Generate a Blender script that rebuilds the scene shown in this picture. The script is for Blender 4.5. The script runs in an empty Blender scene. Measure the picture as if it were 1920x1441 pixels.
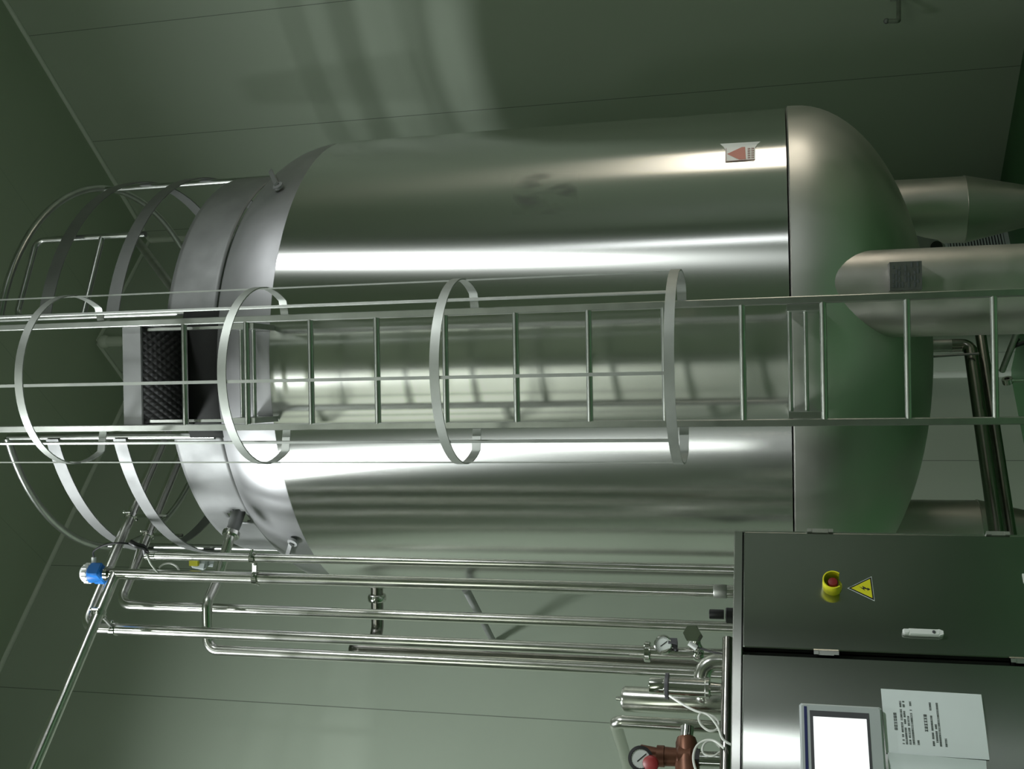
import bpy, math, random
from mathutils import Vector, Matrix
random.seed(7)
S = bpy.context.scene
COL = S.collection
PI = math.pi

# ---------------------------------------------------------------- camera
F, PIT, ROL, EYE = 2024.0, math.radians(14.01), math.radians(1.018), 1.6
cR, sR, cP, sP = math.cos(ROL), math.sin(ROL), math.cos(PIT), math.sin(PIT)
_fwd = Vector((0, cP, sP)); _up0 = Vector((0, -sP, cP)); _rt0 = Vector((1, 0, 0))
RIGHT = _rt0 * cR - _up0 * sR
UP = _rt0 * sR + _up0 * cR
RIGHT, UP = (_rt0 * cR - _up0 * sR), (_rt0 * sR + _up0 * cR)
cam_d = bpy.data.cameras.new('camera'); cam = bpy.data.objects.new('camera', cam_d); COL.objects.link(cam)
cam_d.sensor_fit = 'HORIZONTAL'; cam_d.sensor_width = 36.0; cam_d.lens = F / 1920 * 36.0
cam_d.clip_start = 0.05; cam_d.clip_end = 100
# the phone was held upright but the picture is stored on its side: camera X points down, camera Y points right
ax, ay, az = -UP, RIGHT, -_fwd
cam.matrix_world = Matrix(((ax.x, ay.x, az.x, 0), (ax.y, ay.y, az.y, 0), (ax.z, ay.z, az.z, EYE), (0, 0, 0, 1)))
S.camera = cam

# ---------------------------------------------------------------- world, exposure
W = bpy.data.worlds.new('world'); S.world = W; W.use_nodes = True
W.node_tree.nodes['Background'].inputs[0].default_value = (0.5, 0.6, 0.5, 1)
W.node_tree.nodes['Background'].inputs[1].default_value = 0.02
S.view_settings.view_transform = 'Standard'; S.view_settings.look = 'None'
S.view_settings.gamma = 1.0; S.view_settings.use_curve_mapping = False
S.view_settings.exposure = -1.08

# room axes: Ld runs along the left wall (receding right), Rd along the right wall (receding left)
YAW = math.radians(40.1)
Ld = Vector((math.cos(YAW), math.sin(YAW), 0)); Rd = Vector((-math.sin(YAW), math.cos(YAW), 0))
Z = Vector((0, 0, 1))
def LR(l, r, z=0.0): return Ld * l + Rd * r + Z * z
def ray(x, y):
    return RIGHT * ((720 - y) / F) + UP * ((960 - x) / F) + _fwd
def atY(x, y, Y):
    d = ray(x, y); return d * (Y / d.y) + Z * EYE
def atR(x, y, R):
    d = ray(x, y); return d * (R / d.dot(Rd)) + Z * EYE
def atL(x, y, L):
    d = ray(x, y); return d * (L / d.dot(Ld)) + Z * EYE
def atZ(x, y, z):
    d = ray(x, y); return d * ((z - EYE) / d.z) + Z * EYE

# ---------------------------------------------------------------- lamps: (position, aim, width, height, watts, colour)
LAMPS = [
    (LR(-0.35, 4.05, 6.5), LR(1.7, 4.1, 3.3), 0.75, 0.75, 225, (0.95, 1.0, 1.0), 116),
    (Vector((3.6, 2.0, 5.2)), Vector((-1.0, 3.6, 1.5)), 0.17, 0.5, 70, (0.96, 1.0, 1.0), 84),  # added to brighten the cabinet papers, on the bearing of a tank streak
    (Vector((-0.5, 1.1, 6.9)), Vector((-0.3, 2.0, 0.0)), 0.35, 0.35, 48, (0.95, 1.0, 0.97), 150),
]

# ---------------------------------------------------------------- materials
MATS = {}
def mat(name, col, rough=0.5, metal=0.0, spec=0.5, emit=None, es=1.0, noise=None, aniso=0.0, rot=0.0, bump=None, rough_noise=None):
    m = bpy.data.materials.new(name); m.use_nodes = True
    nt = m.node_tree; b = nt.nodes['Principled BSDF']
    b.inputs['Base Color'].default_value = (*col, 1); b.inputs['Roughness'].default_value = rough
    b.inputs['Metallic'].default_value = metal; b.inputs['Specular IOR Level'].default_value = spec
    if emit:
        b.inputs['Emission Color'].default_value = (*emit, 1); b.inputs['Emission Strength'].default_value = es
    tc = nt.nodes.new('ShaderNodeTexCoord')
    def tex(scale, detail=4, stretch=None):
        n = nt.nodes.new('ShaderNodeTexNoise'); n.inputs['Scale'].default_value = scale; n.inputs['Detail'].default_value = detail
        if stretch:
            mp = nt.nodes.new('ShaderNodeMapping'); mp.inputs['Scale'].default_value = stretch
            nt.links.new(tc.outputs['Object'], mp.inputs[0]); nt.links.new(mp.outputs[0], n.inputs[0])
        else: nt.links.new(tc.outputs['Object'], n.inputs[0])
        return n
    if noise:
        sc, amt, st = noise
        n = tex(sc, 5, st); mr = nt.nodes.new('ShaderNodeMapRange')
        mr.inputs[1].default_value = 0.3; mr.inputs[2].default_value = 0.7; mr.inputs[3].default_value = 1 - amt; mr.inputs[4].default_value = 1 + amt * 0.5
        nt.links.new(n.outputs[0], mr.inputs[0])
        mx = nt.nodes.new('ShaderNodeVectorMath'); mx.operation = 'SCALE'; mx.inputs[0].default_value = col
        nt.links.new(mr.outputs[0], mx.inputs['Scale']); nt.links.new(mx.outputs[0], b.inputs['Base Color'])
    if rough_noise:
        sc, lo, hi, st = rough_noise
        n = tex(sc, 4, st); mr = nt.nodes.new('ShaderNodeMapRange')
        mr.inputs[1].default_value = 0.3; mr.inputs[2].default_value = 0.7; mr.inputs[3].default_value = lo; mr.inputs[4].default_value = hi
        nt.links.new(n.outputs[0], mr.inputs[0]); nt.links.new(mr.outputs[0], b.inputs['Roughness'])
    if aniso:
        b.inputs['Anisotropic'].default_value = aniso; b.inputs['Anisotropic Rotation'].default_value = rot
        tg = nt.nodes.new('ShaderNodeTangent'); tg.direction_type = 'RADIAL'; tg.axis = 'Z'
        nt.links.new(tg.outputs[0], b.inputs['Tangent'])
    if bump:
        sc, st, dist, stretch = bump
        n = tex(sc, 3, stretch); bp = nt.nodes.new('ShaderNodeBump'); bp.inputs['Strength'].default_value = st; bp.inputs['Distance'].default_value = dist
        nt.links.new(n.outputs[0], bp.inputs['Height']); nt.links.new(bp.outputs[0], b.inputs['Normal'])
    MATS[name] = m; return m

def panel_mat(name, col, axis, offset, rough=0.42, pitch=1.0, dark=.45):
    """painted sandwich panels: joint lines every metre along one wall axis"""
    m = mat(name, col, rough, 0.0, 0.4, noise=(0.6, 0.05, None))
    nt = m.node_tree; b = nt.nodes['Principled BSDF']
    geo = nt.nodes.new('ShaderNodeNewGeometry')
    dt = nt.nodes.new('ShaderNodeVectorMath'); dt.operation = 'DOT_PRODUCT'; dt.inputs[1].default_value = axis
    nt.links.new(geo.outputs['Position'], dt.inputs[0])
    ad = nt.nodes.new('ShaderNodeMath'); ad.operation = 'SUBTRACT'; ad.inputs[1].default_value = offset
    nt.links.new(dt.outputs['Value'], ad.inputs[0])
    pp = nt.nodes.new('ShaderNodeMath'); pp.operation = 'PINGPONG'; pp.inputs[1].default_value = pitch / 2
    nt.links.new(ad.outputs[0], pp.inputs[0])
    lt = nt.nodes.new('ShaderNodeMath'); lt.operation = 'LESS_THAN'; lt.inputs[1].default_value = 0.003
    nt.links.new(pp.outputs[0], lt.inputs[0])
    mx = nt.nodes.new('ShaderNodeMix'); mx.data_type = 'RGBA'
    src = b.inputs['Base Color'].links[0].from_socket
    nt.links.new(lt.outputs[0], mx.inputs['Factor']); nt.links.new(src, mx.inputs['A'])
    mx.inputs['B'].default_value = (col[0] * dark, col[1] * dark, col[2] * dark, 1)
    nt.links.new(mx.outputs['Result'], b.inputs['Base Color'])
    return m

WALLC = (0.44, 0.50, 0.41)
m_wl = panel_mat('panel_left', WALLC, Ld, 0.655)
m_wr = panel_mat('panel_right', WALLC, Rd, 0.69)
m_wx = panel_mat('panel_rest', WALLC, Rd, 0.19)
m_ceil = panel_mat('panel_ceiling', (0.43, 0.50, 0.38), Ld, 0.655, dark=.82)
m_trim = mat('trim_paint', (0.66, 0.70, 0.62), 0.2)
m_floor = mat('floor_epoxy', (0.05, 0.155, 0.055), 0.4, noise=(2.0, 0.2, None))
m_shell = mat('steel_shell', (0.72, 0.73, 0.70), 0.22, 1.0, aniso=0.98, rot=0.25)
m_head = mat('steel_head', (0.45, 0.45, 0.46), 0.5, 1.0, aniso=0.5, rot=0.25, rough_noise=(4.0, 0.5, 0.6, None), noise=(5.0, 0.1, None))
m_under = mat('steel_under', (0.64, 0.64, 0.60), 0.42, 1.0, aniso=0.4, rot=0.25, rough_noise=(4.0, 0.38, 0.48, None))
m_clad = mat('steel_clad', (0.60, 0.58, 0.54), 0.42, 1.0, rough_noise=(6.0, 0.36, 0.5, None), bump=(5, 0.12, 0.02, None))
m_plate = mat('steel_plate', (0.37, 0.375, 0.375), 0.6, 1.0, noise=(6.0, 0.12, None), rough_noise=(8, 0.62, 0.72, None))
m_ladder = mat('steel_ladder', (0.52, 0.54, 0.51), 0.32, 1.0, noise=(12.0, 0.12, None))
m_hoop = mat('steel_hoop', (0.42, 0.44, 0.41), 0.58, 1.0, noise=(12.0, 0.12, None))
m_pipe = mat('steel_pipe', (0.70, 0.70, 0.66), 0.2, 1.0, rough_noise=(8, 0.17, 0.25, None))
m_chrome = mat('steel_polished', (0.7, 0.7, 0.67), 0.12, 1.0, noise=(10, 0.05, None))
m_dull = mat('steel_dull', (0.45, 0.46, 0.43), 0.5, 1.0, noise=(14, 0.2, None))
m_dpipe = mat('pipe_dark', (0.30, 0.29, 0.265), 0.2, 1.0, noise=(9, 0.15, None))
m_cab = mat('steel_cabinet', (0.44, 0.46, 0.43), 0.13, 1.0, noise=(3, 0.06, None))
m_cabf = mat('steel_frame', (0.52, 0.53, 0.50), 0.2, 1.0, noise=(5, 0.1, None))
m_nplate = mat('plate_dark', (0.16, 0.165, 0.155), 0.5, 0.7, noise=(14, 0.2, None))
for m_ in (m_cab, m_cabf):
    b_ = m_.node_tree.nodes['Principled BSDF']; b_.inputs['Anisotropic'].default_value = .96
    cx = m_.node_tree.nodes.new('ShaderNodeCombineXYZ'); cx.inputs[2].default_value = 1.0
    m_.node_tree.links.new(cx.outputs[0], b_.inputs['Tangent'])
m_black = mat('black_rubber', (0.012, 0.012, 0.013), 0.5, noise=(9, 0.2, None))
m_gap = mat('gap_dark', (0.02, 0.021, 0.02), 0.8, noise=(9, 0.2, None))  # near-black for gaps, hole and vent backing; painted shade under the deck
m_check = mat('checker_plate', (0.13, 0.13, 0.13), 0.45, 0.9, noise=(9, 0.2, None))
nt = m_check.node_tree; bs = nt.nodes['Principled BSDF']; tcx = nt.nodes.new('ShaderNodeTexCoord')
mpx = nt.nodes.new('ShaderNodeMapping'); mpx.inputs['Rotation'].default_value = (0, 0, .8); mpx.inputs['Scale'].default_value = (1, .45, 1)
vo = nt.nodes.new('ShaderNodeTexVoronoi'); vo.inputs['Scale'].default_value = 42; vo.inputs['Randomness'].default_value = 0.0
bp = nt.nodes.new('ShaderNodeBump'); bp.inputs['Strength'].default_value = 1; bp.inputs['Distance'].default_value = .012; bp.invert = True
nt.links.new(tcx.outputs['Object'], mpx.inputs[0]); nt.links.new(mpx.outputs[0], vo.inputs['Vector']); nt.links.new(vo.outputs['Distance'], bp.inputs['Height']); nt.links.new(bp.outputs[0], bs.inputs['Normal'])
m_yel = mat('yellow_plastic', (0.72, 0.68, 0.02), 0.35, noise=(9, 0.05, None))
m_red = mat('red_plastic', (0.22, 0.015, 0.015), 0.45, noise=(9, 0.1, None))
m_blue = mat('blue_paint', (0.015, 0.16, 0.52), 0.35, noise=(9, 0.1, None))
m_white = mat('white_plastic', (0.78, 0.8, 0.78), 0.4, noise=(9, 0.04, None))
m_grey = mat('grey_plastic', (0.46, 0.50, 0.50), 0.4, noise=(9, 0.04, None))
m_navy = mat('navy_stripe', (0.012, 0.02, 0.11), 0.4, noise=(9, 0.1, None))
m_dgrey = mat('dark_grey', (0.075, 0.075, 0.085), 0.45, noise=(9, 0.1, None))
m_screen = mat('lit_screen', (0.8, 0.8, 0.8), 0.3, emit=(0.96, 1.0, 1.0), es=1.6)
m_paper = mat('paper', (0.80, 0.86, 0.87), 0.6, noise=(6, 0.03, None))
m_ink = mat('ink', (0.07, 0.08, 0.08), 0.7, noise=(6, 0.03, None))
m_tube = mat('air_hose', (0.55, 0.57, 0.52), 0.35, noise=(6, 0.05, None))
m_bronze = mat('bronze', (0.15, 0.065, 0.038), 0.42, 0.6, noise=(18, 0.25, None))
m_dial = mat('dial_face', (0.70, 0.74, 0.72), 0.35, noise=(6, 0.03, None))
m_sred = mat('sticker_red', (0.60, 0.22, 0.17), 0.5, noise=(6, 0.05, None))
m_sink = mat('sticker_ink', (0.34, 0.17, 0.15), 0.6, noise=(6, 0.05, None))
m_spaper = mat('sticker_white', (0.90, 0.88, 0.84), 0.5, noise=(6, 0.03, None))
m_lamp = mat('lamp_diffuser', (0.9, 0.9, 0.9), 0.4, emit=(0.95, 1, 0.97), es=6.0)
m_window = mat('lit_window', (0.9, 0.85, 0.75), 0.4, emit=(1.0, 0.88, 0.74), es=10.0)
m_day1 = mat('daylight_cool', (0.9, 0.9, 0.9), 0.4, emit=(0.94, 0.97, 1.0), es=13.0)
m_fill = mat('fill_glow', (0.9, 0.9, 0.9), 0.4, emit=(0.93, 1.0, 0.86), es=6.0)  # emission of the added fill surface, not of a known window
m_day2 = mat('daylight_soft', (0.9, 0.9, 0.9), 0.4, emit=(0.96, 1.0, 0.98), es=6.0)
m_vent = mat('vent_paint', (0.55, 0.62, 0.6), 0.4, noise=(6, 0.03, None))

# ---------------------------------------------------------------- mesh builder
class MB:
    def __init__(s): s.v = []; s.f = []
    def add(s, vs, fs):
        o = len(s.v); s.v += [Vector(p) for p in vs]; s.f += [[i + o for i in f] for f in fs]; return s
    def box(s, c, hx, hy, hz, X=Vector((1, 0, 0)), Y=Vector((0, 1, 0)), Zv=Vector((0, 0, 1)), bev=0.0):
        c = Vector(c)
        if bev <= 0:
            vs = [c + X * (hx * i) + Y * (hy * j) + Zv * (hz * k) for i in (-1, 1) for j in (-1, 1) for k in (-1, 1)]
            return s.add(vs, [(0, 1, 3, 2), (4, 6, 7, 5), (0, 4, 5, 1), (2, 3, 7, 6), (0, 2, 6, 4), (1, 5, 7, 3)])
        # chamfered box: octagon section in X-Zv extruded along Y with inset ends
        def ring(y, ins):
            a, b_ = hx - ins, hz - ins; q = bev
            pts = [(a - q, -b_), (a, -b_ + q), (a, b_ - q), (a - q, b_), (-a + q, b_), (-a, b_ - q), (-a, -b_ + q), (-a + q, -b_)]
            return [c + X * p + Y * y + Zv * r for p, r in pts]
        rings = [ring(-hy, bev), ring(-hy + bev, 0), ring(hy - bev, 0), ring(hy, bev)]
        vs = sum(rings, []); fs = []
        for k in range(3):
            for i in range(8):
                j = (i + 1) % 8; fs.append((k * 8 + i, k * 8 + j, k * 8 + 8 + j, k * 8 + 8 + i))
        fs.append(tuple(range(7, -1, -1))); fs.append(tuple(range(24, 32)))
        return s.add(vs, fs)
    def seg(s, a, b, w, h, up=Z):
        """rectangular bar from a to b"""
        a, b = Vector(a), Vector(b); d = (b - a); L = d.length; d.normalize()
        x = d.cross(up)
        if x.length < 1e-4: x = d.cross(Vector((1, 0, 0)))
        x.normalize(); y = x.cross(d)
        return s.box((a + b) / 2, w / 2, L / 2, h / 2, x, d, y)
    def sweep(s, pts, r, n=16, closed=False, cap=True):
        pts = [Vector(p) for p in pts]; m = len(pts); rings = []
        rs = r if isinstance(r, (list, tuple)) else [r] * m
        t0 = ((pts[1] - pts[0]).normalized())
        u = t0.cross(Z)
        if u.length < 0.05: u = t0.cross(Vector((1, 0, 0)))
        u.normalize()
        for i, p in enumerate(pts):
            if closed: t = (pts[(i + 1) % m] - pts[i - 1]).normalized()
            elif i == 0: t = t0
            elif i == m - 1: t = (pts[-1] - pts[-2]).normalized()
            else: t = ((pts[i + 1] - p).normalized() + (p - pts[i - 1]).normalized()).normalized()
            u = (u - t * u.dot(t)).normalized(); w = t.cross(u)
            rings.append([p + (u * math.cos(2 * PI * k / n) + w * math.sin(2 * PI * k / n)) * rs[i] for k in range(n)])
        vs = sum(rings, []); fs = []
        for i in range(m if closed else m - 1):
            j = (i + 1) % m
            for k in range(n):
                l = (k + 1) % n; fs.append((i * n + k, i * n + l, j * n + l, j * n + k))
        if cap and not closed:
            fs.append(tuple(range(n - 1, -1, -1))); fs.append(tuple(range((m - 1) * n, m * n)))
        return s.add(vs, fs)
    def lathe(s, prof, base, axis=Z, n=32, a0=0.0, a1=2 * PI, ref=None):
        """prof: (radius, height) list revolved about the axis through base"""
        axis = Vector(axis).normalized(); base = Vector(base)
        u = Vector(ref) if ref is not None else axis.orthogonal()
        u = (u - axis * u.dot(axis)).normalized(); w = axis.cross(u)
        full = abs(a1 - a0 - 2 * PI) < 1e-6; cnt = n if full else n + 1
        vs = []
        for r, h in prof:
            for k in range(cnt):
                a = a0 + (a1 - a0) * k / n
                vs.append(base + axis * h + (u * math.cos(a) + w * math.sin(a)) * r)
        fs = []
        for i in range(len(prof) - 1):
            for k in range(n):
                l = (k + 1) % cnt if full else k + 1
                fs.append((i * cnt + k, i * cnt + l, (i + 1) * cnt + l, (i + 1) * cnt + k))
        if full:
            if prof[0][0] > 1e-5: fs.append(tuple(range(n - 1, -1, -1)))
            if prof[-1][0] > 1e-5: fs.append(tuple(range((len(prof) - 1) * n, len(prof) * n)))
        return s.add(vs, fs)
    def cyl(s, a, b, r, n=20, bev=0.0):
        a, b = Vector(a), Vector(b); L = (b - a).length
        p = [(r, 0), (r, L)] if bev <= 0 else [(r - bev, 0), (r, bev), (r, L - bev), (r - bev, L)]
        return s.lathe(p, a, b - a, n)
    def sphere(s, c, r, n=16):
        c = Vector(c); p = [(r * math.sin(PI * k / n) if 0 < k < n else 0.0, -r * math.cos(PI * k / n)) for k in range(n + 1)]
        return s.lathe(p, c, Z, n * 2)
    def prism(s, poly, nrm, t):
        """polygon (world points) extruded by t along nrm"""
        n = len(poly); poly = [Vector(p) for p in poly]; nrm = Vector(nrm)
        vs = poly + [p + nrm * t for p in poly]
        fs = [tuple(range(n - 1, -1, -1)), tuple(range(n, 2 * n))] + [(i, (i + 1) % n, n + (i + 1) % n, n + i) for i in range(n)]
        return s.add(vs, fs)
    def build(s, name, m, parent=None, smooth=35, label=None, loc=None):
        root = parent
        while root is not None and root.parent is not None: root = root.parent
        if root is not None: org = Vector(root.location)
        elif loc is not None: org = Vector(loc)
        else:
            xs = [v.x for v in s.v]; ys = [v.y for v in s.v]; zs = [v.z for v in s.v]
            org = Vector(((min(xs) + max(xs)) / 2, (min(ys) + max(ys)) / 2, min(zs)))
        me = bpy.data.meshes.new(name)
        me.from_pydata([tuple(v - org) for v in s.v], [], s.f); me.validate(); me.update()
        import bmesh
        bm = bmesh.new(); bm.from_mesh(me); bmesh.ops.remove_doubles(bm, verts=bm.verts, dist=1e-6)
        bmesh.ops.recalc_face_normals(bm, faces=bm.faces); bm.to_mesh(me); bm.free()
        if smooth:
            for p in me.polygons: p.use_smooth = True
            me.set_sharp_from_angle(angle=math.radians(smooth))
        me.materials.append(m)
        o = bpy.data.objects.new(name, me); COL.objects.link(o)
        if parent is not None: o.parent = parent
        else: o.location = org
        if label: o['label'] = label
        return o

def tag(o, label=None, cat=None, group=None, kind=None):
    if label: o['label'] = label
    if cat: o['category'] = cat
    if group: o['group'] = group
    if kind: o['kind'] = kind
    return o
def thing(name, loc, label, cat, group=None):
    o = bpy.data.objects.new(name, None); COL.objects.link(o); o.location = loc; o.empty_display_size = 0.1
    return tag(o, label, cat, group)
def fillet(pts, r, n=8):
    """polyline with rounded corners"""
    pts = [Vector(p) for p in pts]; out = [pts[0]]
    rr = r if isinstance(r, (list, tuple)) else [r] * len(pts)
    for i in range(1, len(pts) - 1):
        a, b, c = pts[i - 1], pts[i], pts[i + 1]
        d1 = (a - b).normalized(); d2 = (c - b).normalized(); ang = d1.angle(d2)
        t = min(rr[i] / math.tan(ang / 2), (a - b).length * .49, (c - b).length * .49); rad = t * math.tan(ang / 2)
        p0 = b + d1 * t; bis = (d1 + d2).normalized(); ctr = b + bis * (rad / math.sin(ang / 2))
        v0 = p0 - ctr; p1 = b + d2 * t; v1 = p1 - ctr
        tot = v0.angle(v1); axis = v0.cross(v1).normalized()
        for k in range(n + 1): out.append(ctr + Matrix.Rotation(tot * k / n, 3, axis) @ v0)
    out.append(pts[-1]); return out
def bez(pts, n=12):
    """smooth Catmull-Rom through points"""
    pts = [Vector(p) for p in pts]; P = [pts[0] * 2 - pts[1]] + pts + [pts[-1] * 2 - pts[-2]]; out = []
    for i in range(1, len(P) - 2):
        for k in range(n):
            t = k / n
            out.append(0.5 * ((2 * P[i]) + (-P[i - 1] + P[i + 1]) * t + (2 * P[i - 1] - 5 * P[i] + 4 * P[i + 1] - P[i + 2]) * t * t + (-P[i - 1] + 3 * P[i] - 3 * P[i + 1] + P[i + 2]) * t ** 3))
    out.append(pts[-1]); return out

# ================================================================ SETTING
H = 7.154; LW, RW = 6.672, 6.42; L0, R0 = -5.0, -6.0; BR, BL = 5.80, 5.43
def slab(name, a, b, r0, r1, z0, z1, m):
    mb = MB(); mb.box(LR((a + b) / 2, (r0 + r1) / 2, (z0 + z1) / 2), (b - a) / 2, (r1 - r0) / 2, (z1 - z0) / 2, Ld, Rd)
    return tag(mb.build(name, m, smooth=0), kind='structure')
slab('floor', L0, LW, R0, RW, -0.1, 0, m_floor)
slab('ceiling', L0, LW, R0, RW, H, H + 0.1, m_ceil)
slab('wall_left', L0, LW, RW, RW + 0.1, 0, H, m_wl)
slab('wall_right', LW, LW + 0.1, R0, RW, 0, H, m_wr)
slab('wall_front', L0, LW, R0 - 0.1, R0, 0, H, m_wl)
slab('wall_back', L0 - 0.1, L0, R0, RW, 0, H, m_wx)
slab('wall_corner', BL, LW, BR, RW, 0, H, m_wx)
def cove(name, pts, r=0.022):
    return tag(MB().sweep(pts, r, 12).build(name, m_trim), kind='structure')
e = 0.006
cove('trim_1', [LR(LW - e, R0, H - e), LR(LW - e, BR, H - e)])
cove('trim_2', [LR(L0, RW - e, H - e), LR(BL, RW - e, H - e)])
cove('trim_3', [LR(BL, BR - e, H - e), LR(LW, BR - e, H - e)], 0.018)
cove('trim_4', [LR(BL - e, BR, H - e), LR(BL - e, RW, H - e)], 0.018)
cove('trim_5', [LR(BL - e, RW - e, 0), LR(BL - e, RW - e, H)], 0.03)
cove('trim_6', [LR(LW - e, BR - e, 0), LR(LW - e, BR - e, H)], 0.03)
mb = MB(); mb.sweep([LR(BL, BR, 0), LR(BL, BR, H - 0.06)], 0.045, 16); mb.sphere(LR(BL, BR, H - 0.07), 0.058)
tag(mb.build('trim_7', m_trim), kind='structure')
# tall daylight windows behind the photographer, outside the picture: the streaks on the tank are their mirror images; the high wide one is added fill
def daylight(name, c, n, u, hw, z0, z1, m):
    mb = MB(); mb.box(c + Z * (z0 + z1) / 2, .006, hw, (z1 - z0) / 2, n, u); w = tag(mb.build(name, m, smooth=0), kind='structure')
    mb = MB()
    for du, zz, hu, hz in ((0, z0 - .04, hw + .08, .04), (0, z1 + .04, hw + .08, .04), (-hw - .04, (z0 + z1) / 2, .04, (z1 - z0) / 2), (hw + .04, (z0 + z1) / 2, .04, (z1 - z0) / 2)):
        mb.box(c + u * du + Z * zz + n * .012, .03, hu, hz, n, u)
    mb.build('window_frame', m_trim, w, smooth=0)
daylight('window_1', LR(5.11, R0 + .006), Rd, Ld, .17, 1.25, 3.4, m_day1)
daylight('fill_panel', LR(L0 + .006, -2.2), Ld, Rd, 2.6, 5.2, 6.7, m_fill)  # no known window: added glow to lift the ceiling and upper walls
daylight('window_3', LR(LW - .006, 1.2), -Ld, Rd, .5, 0.95, 2.15, m_window)
daylight('window_2', LR(L0 + .006, 2.35), Ld, Rd, .28, 0.9, 3.7, m_day2)

# hanging lamps (outside the picture, but they light the room and mirror in the tank)
lamp_words = ['hanging flood lamp over the control cabinet side of the room', 'added hanging flood lamp near the right wall to brighten the cabinet', 'hanging flood lamp above the photographer']
for i, (p, aim, w, h, watts, c, spr) in enumerate(LAMPS):
    d = (aim - p).normalized(); x = d.cross(Z).normalized(); y = x.cross(d)
    t = thing('flood_lamp', p, lamp_words[i], 'lamp', 'flood lamps')
    b = MB(); b.box(p - d * 0.06, w / 2 + .03, .05, h / 2 + .03, x, d, y); b.build('housing', m_dgrey, t, smooth=0)
    b = MB(); b.box(p - d * 0.008, w / 2, .004, h / 2, x, d, y); b.build('diffuser', m_lamp, t, smooth=0)
    b = MB(); b.sweep([p - d * 0.1, Vector((p.x, p.y, H))], 0.012, 8); b.build('hanger', m_dull, t)
    ld = bpy.data.lights.new('lamp_light', 'AREA'); ld.shape = 'RECTANGLE'; ld.size = w; ld.size_y = h; ld.energy = watts; ld.spread = math.radians(spr); ld.color = c
    lo = bpy.data.objects.new('lamp_light', ld); COL.objects.link(lo); lo.parent = t
    M = Matrix((( x.x, y.x, -d.x), (x.y, y.y, -d.y), (x.z, y.z, -d.z))).to_4x4(); M.translation = d * 0.01
    lo.matrix_local = M

# ================================================================ TANK
C = Vector((0.122, 5.68, 0)); TR = 1.226; ZB, ZT = 1.557, 3.835
tank = thing('storage_tank', C, 'large upright stainless steel tank with domed ends standing on clad legs', 'tank')
mb = MB(); mb.lathe([(TR - .02, ZB + .004), (TR, ZB + .006), (TR, ZT), (TR - .012, ZT + .012)], C, Z, 128); mb.build('shell', m_shell, tank, smooth=30)
HB = 0.645
prof = [(TR - .004, ZT + .002)]
for k in range(0, 25):
    a = PI / 2 * k / 24; prof.append(((TR - .004) * math.cos(a) ** .8 if k < 24 else 0.0, ZT + .012 + HB * math.sin(a)))
mb = MB(); mb.lathe(prof, C, Z, 128); mb.build('top_head', m_head, tank, smooth=40, label='domed top of paler matt steel')
BRr = 1.234
prof = [(BRr - .012, ZB), (BRr, ZB - .006), (BRr, ZB - .035)]
for k in range(1, 25):
    a = PI / 2 * k / 24; prof.append((BRr * math.cos(a) ** .97 if k < 24 else 0.0, ZB - .035 - .632 * math.sin(a)))
mb = MB(); mb.lathe(prof, C, Z, 128); mb.build('bottom_head', m_under, tank, smooth=40, label='domed underside of dull steel')
LQ, LRad = 1.025, 0.18
def dome_z(x, y):
    q = 1 - ((x - C.x) ** 2 + (y - C.y) ** 2) / BRr ** 2
    return ZB - .035 - .632 * math.sqrt(max(q, 0.0))
for k, adeg in enumerate((-77.4, 39.5, 158)):
    a = math.radians(adeg); c = C + Vector((math.cos(a), math.sin(a), 0)) * LQ
    n = 48; jz = 0.62
    mb = MB(); rows = [(LRad, None), (LRad, jz), (LRad + .004, jz - .002), (LRad * .62, 0.30), (LRad * .56, .012)]
    vs = []
    for r, z in rows:
        for i in range(n):
            th = 2 * PI * i / n; x = c.x + r * math.cos(th); y = c.y + r * math.sin(th)
            vs.append((x, y, dome_z(x, y) + .003 if z is None else z))
    fs = [(q * n + i, q * n + (i + 1) % n, (q + 1) * n + (i + 1) % n, (q + 1) * n + i) for q in range(len(rows) - 1) for i in range(n)]
    mb.add(vs, fs); leg = mb.build('leg', m_clad, tank, smooth=30)
    mb = MB(); mb.cyl(c, c + Z * .015, .2, 32); mb.build('foot_plate', m_dull, leg)
    if k == 0: legA = leg; cA = c
# nameplate box on the front leg
pa = atY(1667, 517, cA.y - LRad - 0.02); pb = atY(1727, 517, cA.y - LRad - 0.02); pl = atY(1697, 544, cA.y - LRad - 0.02); pr = atY(1697, 491, cA.y - LRad - 0.02)
pc = (pa + pb) / 2; pc = Vector(((pl.x + pr.x) / 2, cA.y - LRad - 0.01, pc.z)); hw = (pr.x - pl.x) / 2; hh = (pa.z - pb.z) / 2
mb = MB(); mb.box(pc, hw, .04, hh); npl = mb.build('nameplate', m_nplate, legA, smooth=0, label='dull engraved metal nameplate on a stand-off')
mb = MB()
random.seed(3)
for r in range(9):
    zz = pc.z + hh * (.78 - r * .19)
    x = pc.x - hw * .8
    while x < pc.x + hw * .75:
        w = random.uniform(.008, .022)
        if random.random() < .75: mb.box(Vector((x + w / 2, pc.y - .0408, zz)), w / 2, .0006, .0035)
        x += w + .006
mb.build('engraving', m_ink, npl, smooth=0)
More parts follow.
